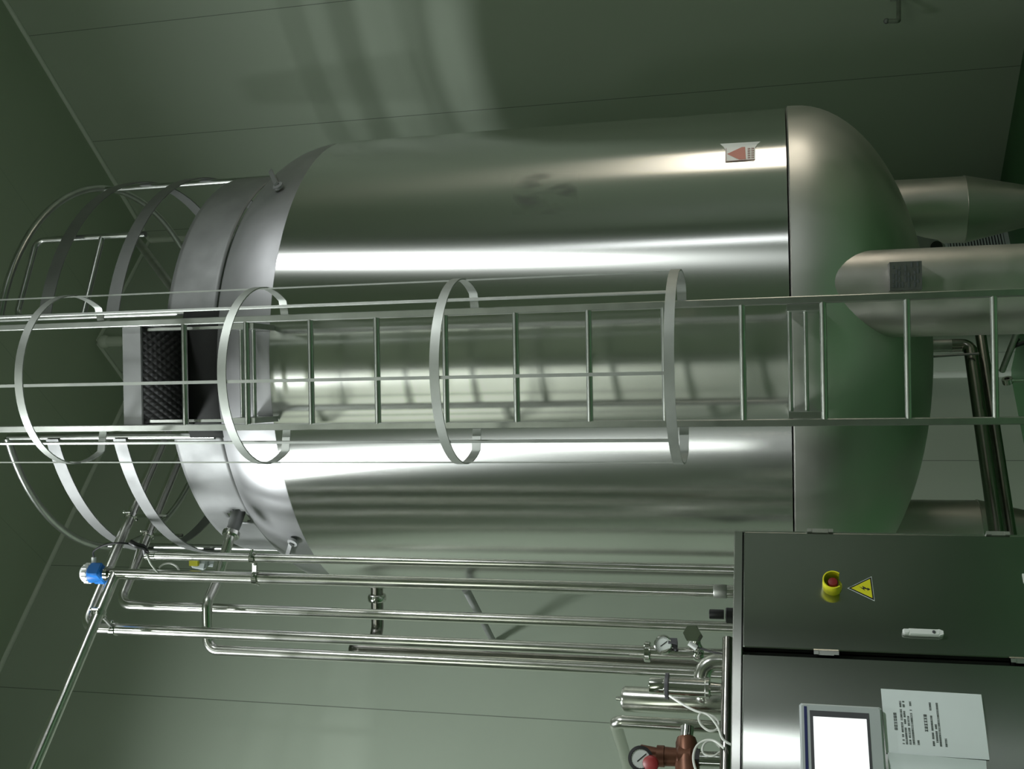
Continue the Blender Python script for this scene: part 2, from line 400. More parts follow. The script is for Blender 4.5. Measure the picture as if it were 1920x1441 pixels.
# lugs on top dome
def dome_top(px, py):
    d = ray(px, py); lo, hi = 3.5, 6.0
    for Y in [3.9 + i * .002 for i in range(1000)]:
        p = d * (Y / d.y) + Z * EYE
        q = (((p.x - C.x) ** 2 + (p.y - C.y) ** 2) / (TR - .004) ** 2) ** 1.25 + max(0, (p.z - ZT - .012) / HB) ** 2
        if q < 1: return p
    return p
for (x0, y0, x1, y1) in ((518, 328, 529, 353), (556, 1010, 548, 1036)):
    p0 = dome_top(x0, y0); p1 = dome_top(x1, y1)
    nrm = Vector((p1.x - C.x, p1.y - C.y, .9)).normalized(); n0 = Vector((p0.x - C.x, p0.y - C.y, .9)).normalized()
    hd = p1 if x1 < 540 else p0; ot = p0 if x1 < 540 else p1
    mb = MB(); mb.seg(ot + nrm * .035, hd + nrm * .035, .022, .012, nrm)
    mb.lathe([(.008, 0), (.026, 0), (.026, .014), (.008, .014), (.008, 0)], hd + nrm * .028, (C - Vector((hd.x, hd.y, 0)) + Z * -.2), 16)
    mb.build('lifting_lug', m_plate, tank)
# plate with a hole under the belly
pg = [atY(1716, 440, 6.0), atY(1716, 475, 6.0), atY(1775, 475, 6.0), atY(1772, 458, 6.0), atY(1758, 449, 6.0), atY(1735, 445, 6.0)]
mb = MB(); mb.prism(pg, Vector((0, 1, 0)), .015); gus = mb.build('gusset_plate', m_plate, tank, smooth=0)
hc = atY(1756, 462, 5.995); mb = MB(); mb.cyl(hc, hc + Vector((0, -.004, 0)), .03, 20); mb.build('gusset_hole', m_gap, gus)
# bottom outlet + drain
zb = ZB - .035 - .632
oc = C + Vector((.03, -.03, 0))
mb = MB(); mb.cyl(oc + Z * (zb + .03), oc + Z * (zb - .10), .032, 24); mb.cyl(oc + Z * (zb - .095), oc + Z * (zb - .10), .034, 24); mb.build('outlet_stub', m_dull, tank)
# scuffed smudge on the shell
mb = MB(); sm = []
def shell_pt(px, py, off=.0015):
    d = ray(px, py); a = d.x ** 2 + d.y ** 2; b = -2 * (d.x * C.x + d.y * C.y); cc = C.x ** 2 + C.y ** 2 - (TR + off) ** 2
    t = (-b - math.sqrt(b * b - 4 * a * cc)) / (2 * a); return d * t + Z * EYE
random.seed(11)
m_smudge = mat('smudge', (0.09, 0.095, 0.085), 0.5, 0.3)
nt = m_smudge.node_tree; bs = nt.nodes['Principled BSDF']; tcx = nt.nodes.new('ShaderNodeTexCoord'); nz = nt.nodes.new('ShaderNodeTexNoise'); nz.inputs['Scale'].default_value = 9
mpx = nt.nodes.new('ShaderNodeMapping'); mpx.inputs['Scale'].default_value = (1, 1, .45)
nt.links.new(tcx.outputs['Object'], mpx.inputs[0]); nt.links.new(mpx.outputs[0], nz.inputs[0])
vc = nt.nodes.new('ShaderNodeAttribute'); vc.attribute_name = 'edge'
ml = nt.nodes.new('ShaderNodeMath'); ml.operation = 'MULTIPLY'; nt.links.new(vc.outputs['Fac'], ml.inputs[0])
mr = nt.nodes.new('ShaderNodeMapRange'); mr.inputs[1].default_value = .42; mr.inputs[2].default_value = .66; nt.links.new(nz.outputs[0], mr.inputs[0]); nt.links.new(mr.outputs[0], ml.inputs[1])
m8 = nt.nodes.new('ShaderNodeMath'); m8.operation = 'MULTIPLY'; m8.inputs[1].default_value = .95; nt.links.new(ml.outputs[0], m8.inputs[0])
nt.links.new(m8.outputs[0], bs.inputs['Alpha'])
NU, NV = 28, 18; vs = []; ew = []
for i in range(NU):
    for j in range(NV):
        u = i / (NU - 1) * 2 - 1; v = j / (NV - 1) * 2 - 1
        vs.append(shell_pt(1022 + 62 * u, 362 + 40 * v)); ew.append(max(0, 1 - math.hypot(u, v)) ** .6)
mb.add(vs, [(i * NV + j, i * NV + j + 1, (i + 1) * NV + j + 1, (i + 1) * NV + j) for i in range(NU - 1) for j in range(NV - 1)])
so = mb.build('scuff_mark', m_smudge, tank, label='dull scuff mark on the shell')
at_ = so.data.attributes.new('edge', 'FLOAT', 'POINT')
if len(so.data.vertices) == len(ew):
    for i, x in enumerate(ew): at_.data[i].value = x

# sticker on the shell
st = MB(); vs = []
NU, NV = 10, 6
def stick(u, v, off):
    k = min(1.0, v / .25)
    return shell_pt(1350 + 10 * k + u * (76 - 20 * k), 269 + v * 34 - u * 4.5, off)
vs = [stick(i / NU, j / NV, .002 + (.012 * (1 - j / NV * 3) ** 2 if j / NV < .34 else 0)) for i in range(NU + 1) for j in range(NV + 1)]
st.add(vs, [(i * (NV + 1) + j, i * (NV + 1) + j + 1, (i + 1) * (NV + 1) + j + 1, (i + 1) * (NV + 1) + j) for i in range(NU) for j in range(NV)])
sticker = st.build('sticker', m_spaper); tag(sticker, 'white warning sticker with red printing on the tank shell', 'sticker')
def sticker_poly(mb, pts, off=.0035):
    mb.add([shell_pt(x, y, off) for x, y in pts], [tuple(range(len(pts)))])
mb = MB(); sticker_poly(mb, [(1363, 288), (1392, 274.5), (1397, 274), (1398.5, 297.5), (1386, 298.5)]); mb.build('printed_picture', m_sred, sticker, smooth=0, label='red printed picture')
mb = MB()
for (x0, y0, x1, y1) in ((1360.8, 277, 1361.8, 302), (1361, 301.2, 1415, 297.8)):
    sticker_poly(mb, [(x0, y0), (x0, y1 if x1 - x0 < 5 else y0 + 1), (x1, y1 if x1 - x0 < 5 else y1 + 1), (x1, y0 if x1 - x0 < 5 else y1)])
for c_, xx in enumerate((1402, 1409)):
    for q in range(5):
        y = 277 + q * 4.2 - (xx - 1400) * .08
        sticker_poly(mb, [(xx, y), (xx, y + 3), (xx + 1.6, y + 3), (xx + 1.6, y)]); sticker_poly(mb, [(xx + 2.6, y), (xx + 2.6, y + 2.5), (xx + 4.6, y + 2.5), (xx + 4.6, y)])
mb.build('printed_text', m_sink, sticker, smooth=0)

# ================================================================ PLATFORM GUARD ON TOP
G = Vector((0.14, 5.66, 0)); GR = 1.05
guard = thing('platform_guard', Vector((G.x, G.y, 4.2)), 'round steel guard rail with flat bands on top of the tank', 'railing')
# opening to the ladder: from angle aL to aR (measured at G)
xR, xL = 0.375, -0.225
aR = math.atan2(-math.sqrt(GR ** 2 - (xR - G.x) ** 2), xR - G.x); aL = math.atan2(-math.sqrt(GR ** 2 - (xL - G.x) ** 2), xL - G.x)
def gpt(a, r, z): return Vector((G.x + r * math.cos(a), G.y + r * math.sin(a), z))
def arc(n=96): return [aR + (aL + 2 * PI - aR) * k / n for k in range(n + 1)]
def band(mb, z0, z1, r=GR, t=.006, n=96):
    vs = []
    for a in arc(n):
        for (rr, zz) in ((r, z0), (r + t, z0), (r + t, z1), (r, z1)): vs.append(gpt(a, rr, zz))
    fs = [(k * 4 + i, k * 4 + (i + 1) % 4, (k + 1) * 4 + (i + 1) % 4, (k + 1) * 4 + i) for k in range(n) for i in range(4)]
    fs += [(0, 1, 2, 3), (n * 4 + 3, n * 4 + 2, n * 4 + 1, n * 4)]
    mb.add(vs, fs)
# kick plate with a hole for the pipe
NZ = atZ(452, 968, 4.27)
na = None
best = 9
for k in range(4000):
    a = -PI + k * PI / 4000
    p = gpt(a, GR, 0)
    # direction test on the picture
    for z in (4.30,):
        q = p + Z * z; d = q - Z * EYE
        fw = d.dot(_fwd); ix, iy = 960 - F * d.dot(UP) / fw, 720 - F * d.dot(RIGHT) / fw
        if abs(iy - 967) < best: best = abs(iy - 967); na = a; nx = ix
nz_z = 4.27
n = 360; zs = [4.2 + .26 * j / 12 for j in range(13)]
vs = [gpt(a, GR, z) for a in arc(n) for z in zs]; fs = []
for k in range(n):
    a = arc(n)[k] if False else aR + (aL + 2 * PI - aR) * (k + .5) / n
    for j in range(12):
        zz = 4.2 + .26 * (j + .5) / 12
        da = (a - na + PI) % (2 * PI) - PI
        if (da * GR) ** 2 + (zz - nz_z) ** 2 < .058 ** 2: continue
        q = 13
        fs.append((k * q + j, (k + 1) * q + j, (k + 1) * q + j + 1, k * q + j + 1))
mb = MB(); mb.add(vs, fs); kp = mb.build('kick_plate', m_plate, guard, smooth=60)
sol = kp.modifiers.new('thick', 'SOLIDIFY'); sol.thickness = .005
for z0, z1 in ((4.712, 4.782), (5.092, 5.162)):
    mb = MB(); band(mb, z0, z1, GR + .014); mb.build('guard_band', m_plate, guard, smooth=60)
mb = MB(); mb.sweep([gpt(a, GR, 5.4) for a in arc(80)], .019, 14); mb.build('top_rail', m_ladder, guard)
for a in (aR, aL + 2 * PI, math.radians(-8), math.radians(62), math.radians(118), math.radians(190)):
    mb = MB(); mb.sweep([gpt(a, GR - .008, 4.24), gpt(a, GR - .008, 5.4)], .017, 14); mb.build('post', m_ladder, guard)
# deck bridge in front
yF = 4.28
dk0 = 4.365
def gy(x): return G.y - math.sqrt(GR ** 2 - (x - G.x) ** 2)
xa, xb = 0.069 - .22, 0.069 + .22
mb = MB(); mb.prism([(xa, yF, dk0), (xb, yF, dk0), (xb, gy(xb) + .08, dk0), (xa, gy(xa) + .08, dk0)], Z, .006)
random.seed(5)
dk = mb.build('deck_plate', m_check, guard, smooth=0, label='dark checker plate deck seen from below')
mb = MB(); mb.box(Vector((.069, yF, 4.412)), .222, .014, .045); mb.build('deck_edge', m_plate, guard, smooth=0)
n_ = 24; vs = []
for k in range(n_ + 1):
    a_ = aL + (aR - aL) * k / n_
    vs += [gpt(a_, GR + .01, 4.12), gpt(a_, GR + .01, dk0)]
mb = MB(); mb.add(vs, [(2 * k, 2 * k + 2, 2 * k + 3, 2 * k + 1) for k in range(n_)]); ri = mb.build('gap_shade', m_gap, guard, smooth=60)  # added near-black sheet for the deep shade between deck and dome
sol = ri.modifiers.new('thick', 'SOLIDIFY'); sol.thickness = .005
for x in (xa - .012, xb + .012):
    mb = MB(); mb.box(Vector((x, (yF + gy(x)) / 2 + .02, 4.39)), .006, (gy(x) - yF) / 2 + .03, .055); mb.build('deck_side', m_plate, guard, smooth=0)
# inner hand rail
P0 = atZ(66, 446, 5.36); P0 = Vector((G.x, G.y, 5.36)) + (P0 - Vector((G.x, G.y, 5.36))) * .985; P1 = atZ(30, 596, 5.36); Pm0 = Vector((P0.x, P0.y, 4.78)); P2 = atZ(200, 437, 4.93); 
mb = MB(); mb.sweep(fillet([Vector((P0.x, P0.y, 4.72)), P0, P1, Vector((P1.x, P1.y, 5.22))], .05), .016, 14); mb.build('inner_rail', m_ladder, guard)
mb = MB(); mb.sweep([Vector((P0.x, P0.y, 4.97)), Vector((P1.x, P1.y, 4.97))], .015, 12); mb.build('inner_rail', m_ladder, guard)
# slanting pipe behind the rail
mb = MB(); q0, q1 = atY(254, 446, 6.45), atY(324, 540, 6.1); mb.sweep([q0, q1, q1 + (q1 - q0) * .6], .028, 14)
tag(mb.build('vent_pipe', m_dull), 'short slanting steel pipe behind the round guard rail', 'pipe')

# ================================================================ LADDER
LX, LY = 0.069, 4.255
lad = thing('access_ladder', Vector((LX, LY, 0)), 'tall steel ladder with safety cage fixed to the tank front', 'ladder')
for sx in (-1, 1):
    mb = MB(); mb.box(Vector((LX + sx * .233, LY + .01, 2.75)), .014, .022, 2.75, bev=.003); mb.build('rail', m_ladder, lad, smooth=0)
for j in range(14):
    z = .2425 + .3 * j; mb = MB(); mb.cyl(Vector((LX - .222, LY, z)), Vector((LX + .222, LY, z)), .0128, 16); mb.build('rung', m_ladder, lad)
HC = Vector((.055, 4.085, 0)); HR = .365
def hoop_path(z):
    pts = []
    a0, a1 = math.radians(28), math.radians(-208)
    for k in range(49):
        a = a0 + (a1 - a0) * k / 48; pts.append(Vector((HC.x + HR * math.cos(a), HC.y + HR * math.sin(a), z)))
    return [Vector((LX + .247, LY + .02, z))] + pts + [Vector((LX - .247, LY + .02, z))]
def flat(mb, path, h, t=.005):
    n = len(path); vs = []
    for i, p in enumerate(path):
        d = (path[min(i + 1, n - 1)] - path[max(i - 1, 0)]).normalized(); o = d.cross(Z) * t
        vs += [p, p + o, p + o + Z * h, p + Z * h]
    mb.add(vs, [(k * 4 + i, k * 4 + (i + 1) % 4, (k + 1) * 4 + (i + 1) % 4, (k + 1) * 4 + i) for k in range(n - 1) for i in range(4)] + [(0, 1, 2, 3), (n * 4 - 1, n * 4 - 2, n * 4 - 3, n * 4 - 4)])
hz = [1.955, 2.80, 3.65, 4.55, 5.40]
for z in hz:
    mb = MB(); flat(mb, hoop_path(z), .036); mb.build('cage_hoop', m_hoop, lad, smooth=60)
for a in (0, -43, -94, -137, -180):
    t = math.radians(a); p = Vector((HC.x + (HR - .006) * math.cos(t), HC.y + (HR - .006) * math.sin(t), 0))
    mb = MB(); dX = Vector((-math.sin(t), math.cos(t), 0)); dN = Vector((math.cos(t), math.sin(t), 0))
    mb.box(p + Z * ((1.955 + 5.44) / 2), .006, .0028, (5.44 - 1.955) / 2, dX, dN); mb.build('cage_strap', m_hoop, lad, smooth=0)
for zc in (1.515, 3.87):
    for sx in (-1, 1):
        x = LX + sx * .205; yt = C.y - math.sqrt((TR + .004) ** 2 - (x - C.x) ** 2)
        mb = MB(); mb.box(Vector((x, (LY + yt) / 2 + .002, zc)), .012, (yt - LY) / 2, .06); mb.build('standoff_bracket', m_ladder, lad, smooth=0)
    for dz in (-.03, .03):
        mb = MB(); mb.cyl(Vector((LX - .2, LY + .1, zc + dz + .02)), Vector((LX + .2, LY + .1, zc + dz + .02)), .009, 12); mb.build('cross_rod', m_ladder, lad)
for sx in (-1, 1):
    mb = MB(); mb.box(Vector((LX + sx * .205, LY + .06, 4.13)), .006, .02, .22); mb.build('hanger_strip', m_ladder, lad, smooth=0)

# ================================================================ CONTROL CABINET
CR = 3.418; LE = 2.168; LS = 1.19
cab = thing('control_cabinet', LR((LS + LE) / 2, CR + .2, 0), 'brushed steel two-door control cabinet standing in front of the pipes', 'cabinet')
def cbox(mb, l0, l1, r0, r1, z0, z1, bev=0): mb.box(LR((l0 + l1) / 2, (r0 + r1) / 2, (z0 + z1) / 2), (l1 - l0) / 2, (r1 - r0) / 2, (z1 - z0) / 2, Ld, Rd, bev=bev); return mb
cbox(MB(), LS, LE, CR + .045, CR + .40, .10, 1.776, .004).build('body', m_cabf, cab, smooth=0)
cbox(MB(), LS + .02, LE - .02, CR + .06, CR + .38, 0, .10).build('plinth', m_dgrey, cab, smooth=0)
mb = MB(); cbox(mb, LS, LE, CR + .006, CR + .046, 1.744, 1.776, .003); mb.build('top_frame', m_cabf, cab, smooth=0)
mb = MB(); cbox(mb, 1.683, 1.703, CR + .030, CR + .046, .12, 1.744); mb.build('centre_gap', m_gap, cab, smooth=0)
doorR = cbox(MB(), 1.706, 2.160, CR, CR + .04, .13, 1.741, .003).build('door', m_cab, cab, smooth=0)
doorL = cbox(MB(), LS + .005, 1.680, CR, CR + .04, .13, 1.741, .003).build('door', m_cab, cab, smooth=0)
cbox(MB(), 2.1615, 2.168, CR + .006, CR + .046, .12, 1.744).build('side_frame', m_cabf, cab, smooth=0)
def cpx(x, y, off=0.0): return atR(x, y, CR - off)
for dr, L_, xs in ((doorR, 2.166, ((1513, 1562), (1848, 1892))), (doorL, 1.6925, ((1526, 1573), (1893, 1940)))):
    for x0, x1 in xs:
        yy = 995 if dr is doorR else 1228
        z1 = cpx(x0, yy).z; z0 = cpx(x1, yy).z; lc = L_
        mb = MB(); mb.box(LR(lc, CR + .006, (z0 + z1) / 2), .008, .012, (z1 - z0) / 2 * .62, Ld, Rd)
        for zz in (z0, z1): mb.box(LR(lc, CR + .004, zz + (.008 if zz == z0 else -.008)), .0065, .012, .008, Ld, Rd)
        mb.build('hinge', m_cabf if dr is doorL else m_dull, dr, smooth=0)
# door latch
a = cpx(1692, 1186); b = cpx(1768, 1186); lc = a.dot(Ld); zc = (a.z + b.z) / 2; hh = (a.z - b.z) / 2
mb = MB(); mb.box(LR(lc, CR - .008, zc - .004), .012, .008, hh - .012, Ld, Rd, bev=.004)
mb.box(LR(lc, CR - .008, zc + hh - .012), .010, .009, .012, Ld, Rd, bev=.004)
mb.prism([LR(lc - .012, CR - .001, zc - hh + .014), LR(lc + .012, CR - .001, zc - hh + .014), LR(lc + .006, CR - .001, zc - hh), LR(lc - .006, CR - .001, zc - hh)], -Rd, .014)
lt = mb.build('latch_handle', m_white, doorR, smooth=30, label='pale grip latch')
mb = MB(); kz = zc - hh + .03; mb.cyl(LR(lc, CR - .016, kz), LR(lc, CR - .0185, kz), .005, 14); mb.build('keyhole', m_dgrey, lt)
# small label at the lower edge
q = cpx(1925, 1084); tag(cbox(MB(), q.dot(Ld) - .017, q.dot(Ld) + .017, CR - .004, CR, q.z - .03, q.z + .012).build('name_tag', m_white, smooth=0), 'small white tag low on the right cabinet door', 'tag')

# emergency stop
q = cpx(1561, 1099); ec = LR(q.dot(Ld), CR, q.z)
es = thing('emergency_stop', ec, 'red emergency stop button in a yellow guard on the cabinet', 'button')
mb = MB(); mb.cyl(ec, ec - Rd * .008, .031, 32); mb.build('base', m_yel, es)
mb = MB(); mb.cyl(ec - Rd * .008, ec - Rd * .02, .012, 20); mb.lathe([(.018, .02), (.0185, .03), (.015, .036), (.006, .038), (0, .038)], ec, -Rd, 24); mb.build('push_button', m_red, es)
mb = MB(); n = 40; vs = []
for k in range(n + 1):
    a_ = math.radians(-42 + 264 * k / n)
    for r, h in ((.034, 0), (.034, .05), (.030, .05), (.030, 0)):
        vs.append(ec - Rd * h + (Ld * math.cos(a_) + Z * math.sin(a_)) * r)
mb.add(vs, [(k * 4 + i, k * 4 + (i + 1) % 4, (k + 1) * 4 + (i + 1) % 4, (k + 1) * 4 + i) for k in range(n) for i in range(4)] + [(0, 1, 2, 3), (n * 4 + 3, n * 4 + 2, n * 4 + 1, n * 4)])
mb.build('guard_collar', m_yel, es, smooth=40)

# warning triangle
pT, pA, pB = cpx(1589, 1102), cpx(1634, 1080), cpx(1640, 1126)
cc = (pT + pA + pB) / 3
ws = thing('warning_sign', Vector((cc.x, cc.y, pB.z)), 'yellow triangular high voltage sign on the right cabinet door', 'sign')
def tri(s, off): return [cc + (p - cc) * s - Rd * off for p in (pT, pA, pB)]
mb = MB(); mb.prism(tri(1.0, .0), -Rd, .0012); mb.build('backing', m_paper, ws, smooth=0)
mb = MB(); mb.prism(tri(.95, .0012), -Rd, .0006); mb.build('black_border', m_black, ws, smooth=0)
mb = MB(); mb.prism(tri(.78, .0018), -Rd, .0006); mb.build('yellow_field', m_yel, ws, smooth=0)
bolt = [(.006, .020), (-.010, .000), (-.001, .003), (-.006, -.010), (-.010, -.008), (-.004, -.020), (.003, -.009), (-.001, -.009), (.010, .009), (.000, .006)]
mb = MB(); bp = [cc + Ld * (x * .9) + Z * (y * .9 - .001) - Rd * .0024 for x, y in bolt]
ctr = cc - Rd * .0024
mb.prism(bp, -Rd, .0006); mb.build('lightning_bolt', m_black, ws, smooth=0)

# touch panel
q0 = cpx(1498.5, 1323); q1 = cpx(1652, 1328)
hl1 = (q0.dot(Ld) + q1.dot(Ld)) / 2; hz1 = q0.z; hz0 = q1.z; hl0 = hl1 - .33
hmi = thing('touch_panel', LR((hl0 + hl1) / 2, CR, hz0), 'grey operator touch panel with glowing white screen on the cabinet', 'screen')
cbox(MB(), hl0, hl1, CR - .024, CR, hz0, hz1, .006).build('bezel', m_grey, hmi, smooth=30)
s0 = cpx(1524.5, 1348); s1 = cpx(1624, 1353)
sl1 = s0.dot(Ld); sz1, sz0 = s0.z, s1.z
cbox(MB(), hl0 + .035, sl1 + .020, CR - .0252, CR - .02, sz0 - .008, sz1 + .01).build('screen_surround', m_dgrey, hmi, smooth=0)
cbox(MB(), hl0 + .045, sl1, CR - .0262, CR - .02, sz0, sz1).build('display', m_screen, hmi, smooth=0)
cbox(MB(), hl0 + .02, hl1 - .012, CR - .0250, CR - .02, hz1 - .023, hz1 - .014).build('blue_stripe', m_navy, hmi, smooth=0)

# papers
def paper(tr, tl, br, bl, name, label, curl=0.0, off=.002):
    P = [cpx(*p) for p in (tr, tl, br, bl)]
    NU, NV = 14, 8; vs = []
    for i in range(NU + 1):
        for j in range(NV + 1):
            u, v = i / NU, j / NV
            p = (P[1] * (1 - u) + P[0] * u) * (1 - v) + (P[3] * (1 - u) + P[2] * u) * v
            c_ = curl * max(0, (u - .8) / .2) ** 2 if curl else .003 * math.sin(u * 3) * v
            vs.append(p - Rd * (off + c_))
    mb = MB(); mb.add(vs, [(i * (NV + 1) + j, i * (NV + 1) + j + 1, (i + 1) * (NV + 1) + j + 1, (i + 1) * (NV + 1) + j) for i in range(NU) for j in range(NV)])
    o = mb.build(name, m_paper); tag(o, label, 'paper'); return o, P
P2, _ = paper((1664, 1412.5), (1676, 1560), (1848, 1428), (1866, 1575), 'paper_sheet', 'blank paper sheet with curled edge partly under the printed notice', .012, .0015)
P1, P = paper((1651.3, 1291), (1661.4, 1411.5), (1839.5, 1302), (1855, 1424.5), 'paper_notice', 'white paper notice with printed lines taped beside the touch panel', 0, .0042)
mb = MB(); random.seed(21)
def ppt(u, v): return (P[1] * (1 - u) + P[0] * u) * (1 - v) + (P[3] * (1 - u) + P[2] * u) * v - Rd * (.0046 + .003 * math.sin(u * 3) * v + .0004)
def mark(u0, u1, v0, v1):
    mb.add([ppt(u0, v0), ppt(u1, v0), ppt(u1, v1), ppt(u0, v1)], [(0, 1, 2, 3)])
def glyphs(u0, u1, v, h, gap=0.0, w=.022):
    u = u0
    while u + w <= u1:
        if random.random() > gap:
            k = random.choice((0, 1, 2))
            mark(u, u + w * .8, v - h * .5, v - h * .3)
            if k != 1: mark(u + w * .1, u + w * .7, v - h * .05, v + h * .12)
            mark(u, u + w * .8, v + h * .3, v + h * .5)
            mark(u + w * .3, u + w * .48, v - h * .5, v + h * .5)
            if k: mark(u, u + w * .14, v - h * .4, v + h * .4); mark(u + w * .66, u + w * .8, v - h * .4, v + h * .4)
        u += w
for (v0, ta, tb), rows in (((.12, .36, .68), ((.183, .15, .84), (.215, .15, .84), (.250, .15, .60), (.283, .15, .83), (.330, .15, .25))),
                           ((.42, .36, .64), ((.479, .15, .84), (.516, .15, .50), (.547, .15, .83), (.600, .15, .29)))):
    mb = MB(); glyphs(ta, tb, v0, .030, .12, .046)
    for v, a_, b_ in rows: glyphs(a_, b_, v, .019, .12, .026)
    mb.build('printed_text', m_ink, P1, smooth=0)

# ================================================================ PIPES
def dropto(p, z): return Vector((p.x, p.y, z))
def pipe(name, pts, r, label, m=m_pipe, bend=.07, fit=(), group=None, loc=None):
    path = fillet(pts, bend) if len(pts) > 2 else [Vector(p) for p in pts]
    base = min(path, key=lambda p: p.z)
    t = thing(name, base, label, 'pipe', group)
    MB().sweep(path, r, 24).build('tube', m, t)
    for (p, ax_, rr, hl) in fit:
        mb = MB(); ax_ = Vector(ax_).normalized(); p = Vector(p)
        mb.lathe([(r, -hl), (rr * .93, -hl), (rr, -hl * .7), (rr, hl * .7), (rr * .93, hl), (r, hl)], p - ax_ * 0, ax_, 24); mb.build('union', m_chrome, t)
    return t
# A: cable conduit
A_l, A_r = 2.28, 3.89
A_t = 4.47
pA = pipe('conduit_pipe', [LR(A_l, A_r, 0), LR(A_l, A_r, A_t)], .019, 'thin upright cable conduit pipe nearest the tank side, open at the top')
mb = MB(); mb.lathe([(.019, 0), (.021, 0), (.021, .05), (.019, .05)], LR(A_l, A_r, A_t - .05), Z, 24); mb.build('end_sleeve', m_chrome, pA)
# B + horizontal run X
B_l, B_r = 2.24, 4.0
B_t = 4.675
pB = pipe('process_pipe', [LR(B_l, B_r, 0), LR(B_l, B_r, B_t + .03)], .0255, 'upright steel pipe carrying the blue transmitter on its top', fit=())
MB().sweep([LR(B_l, B_r, B_t), LR(-2.2, B_r, B_t)], .0255, 24).build('branch_tube', m_pipe, pB)
mb = MB(); mb.lathe([(.0255, 0), (.0255, .012), (.036, .012), (.036, .02), (.028, .023), (.034, .026), (.034, .032), (.03, .036)], LR(B_l, B_r, B_t + .018), Z, 24); mb.build('ferrule', m_chrome, pB)
zs_ = atR(1340, 1112, B_r).z
mb = MB(); mb.lathe([(.0255, 0), (.028, .004), (.028, .05), (.0255, .054)], LR(B_l, B_r, zs_ - .05), Z, 24); mb.build('weld_sleeve', m_dull, pB)
# C
C_l, C_r, C_t = 2.315, 4.455, 4.93
pC = pipe('process_pipe', [LR(C_l, C_r, 0), LR(C_l, C_r, C_t), LR(3.75, C_r, C_t)], .0255, 'rearmost upright steel pipe bending over to the tank top', bend=.075)
# D
D_l, D_r, D_t = 2.06, 4.21, 4.89
zU = atR(1214, 1228, D_r).z
pD = pipe('process_pipe', [LR(D_l, D_r, 0), LR(D_l, D_r, D_t), LR(3.6, D_r, D_t)], .0255, 'upright steel pipe with the highest bend, carrying the small gauge', bend=.075, fit=[(LR(D_l, D_r, zU), Z, .043, .013)])
# E: pipe out of the kick plate
n0 = gpt(na, GR - .12, nz_z); outd = Vector((math.cos(na), math.sin(na), -.0)).normalized()
e1 = atR(437, 992, 4.0)
E_l, E_r = 2.065, 4.40
pe = [n0]
yE0 = gpt(na, GR + .05, 0).y; f1 = atY(430, 1010, yE0 - .03); f2 = atY(406, 1090, yE0 - .08); f3 = atY(388, 1128, 4.74); f4 = LR(E_l, E_r, atY(391, 1225, 4.7).z)
pts = [gpt(na, GR - .25, nz_z + .02), f1, f2, f3, f4, LR(E_l, E_r, 0)]
pe_path = fillet(pts, [.0, .1, .08, .08, .065, 0], 6)
pE = thing('process_pipe', LR(E_l, E_r, 0), 'crooked steel pipe leaving the guard kick plate and dropping behind the others', 'pipe')
MB().sweep(pe_path, .0255, 24).build('tube', m_pipe, pE)
du = (f1 - pts[0]).normalized(); pu = f1 - du * .03
mb = MB(); mb.lathe([(.0255, -.015), (.040, -.015), (.044, -.010), (.044, .010), (.040, .015), (.0255, .015)], pu, du, 24); mb.build('union', m_chrome, pE)
mb = MB(); mb.lathe([(.0255, -.22), (.035, -.22), (.035, -.05), (.030, .0), (.0255, .0)], pu - du * .015, du, 24); mb.build('reducer', m_plate, pE)
# F: side nozzle
yF_ = 5.62
g1 = atY(707, 1120, yF_); g2 = atY(704, 1200, yF_); g3 = atY(655, 1217, 5.24)
zF = g1.z
pF = thing('nozzle_pipe', Vector((g3.x, 5.24, 0)), 'steel nozzle pipe with union leaving the side of the tank and turning down', 'pipe')
path = fillet([Vector((-1.08, yF_, zF)), Vector((g2.x, yF_, zF)), Vector((g3.x, 5.24, zF)), Vector((g3.x, 5.24, 0))], [0, .09, .06, 0], 8)
MB().sweep(path, .034, 24).build('tube', m_dpipe, pF)
mb = MB(); mb.lathe([(.034, -.02), (.046, -.02), (.051, -.012), (.051, .012), (.046, .02), (.034, .02)], Vector((g1.x, yF_, zF)), Vector((-1, 0, 0)), 24); mb.build('union', m_chrome, pF)

def clamp(parent, p, r, ax_=Z):
    ax_ = Vector(ax_).normalized(); p = Vector(p); u = ax_.cross(Ld if abs(ax_.z) > .5 else Z).normalized()
    mb = MB(); mb.lathe([(r, -.012), (r + .006, -.012), (r + .006, .012), (r, .012)], p, ax_, 24)
    for s in (-1, 1): mb.cyl(p + u * s * (r + .012) - ax_.cross(u) * .018, p + u * s * (r + .012) + ax_.cross(u) * .018, .006, 10)
    for s in (-1, 1): mb.sphere(p + u * s * (r + .012) + ax_.cross(u) * .02 * -1, .0085, 6)
    return mb.build('clamp', m_chrome, parent)
zc1 = atR(478, 1035, A_r).z; zc2 = atR(483, 1075, B_r).z
clamp(pA, LR(A_l, A_r, zc1), .019); cl = clamp(pB, LR(B_l, B_r, zc2), .0255)
mb = MB(); mb.seg(LR(A_l, A_r + .02, zc1), LR(B_l, B_r - .02, zc2), .012, .02); mb.build('clamp_link', m_dull, cl, smooth=0)
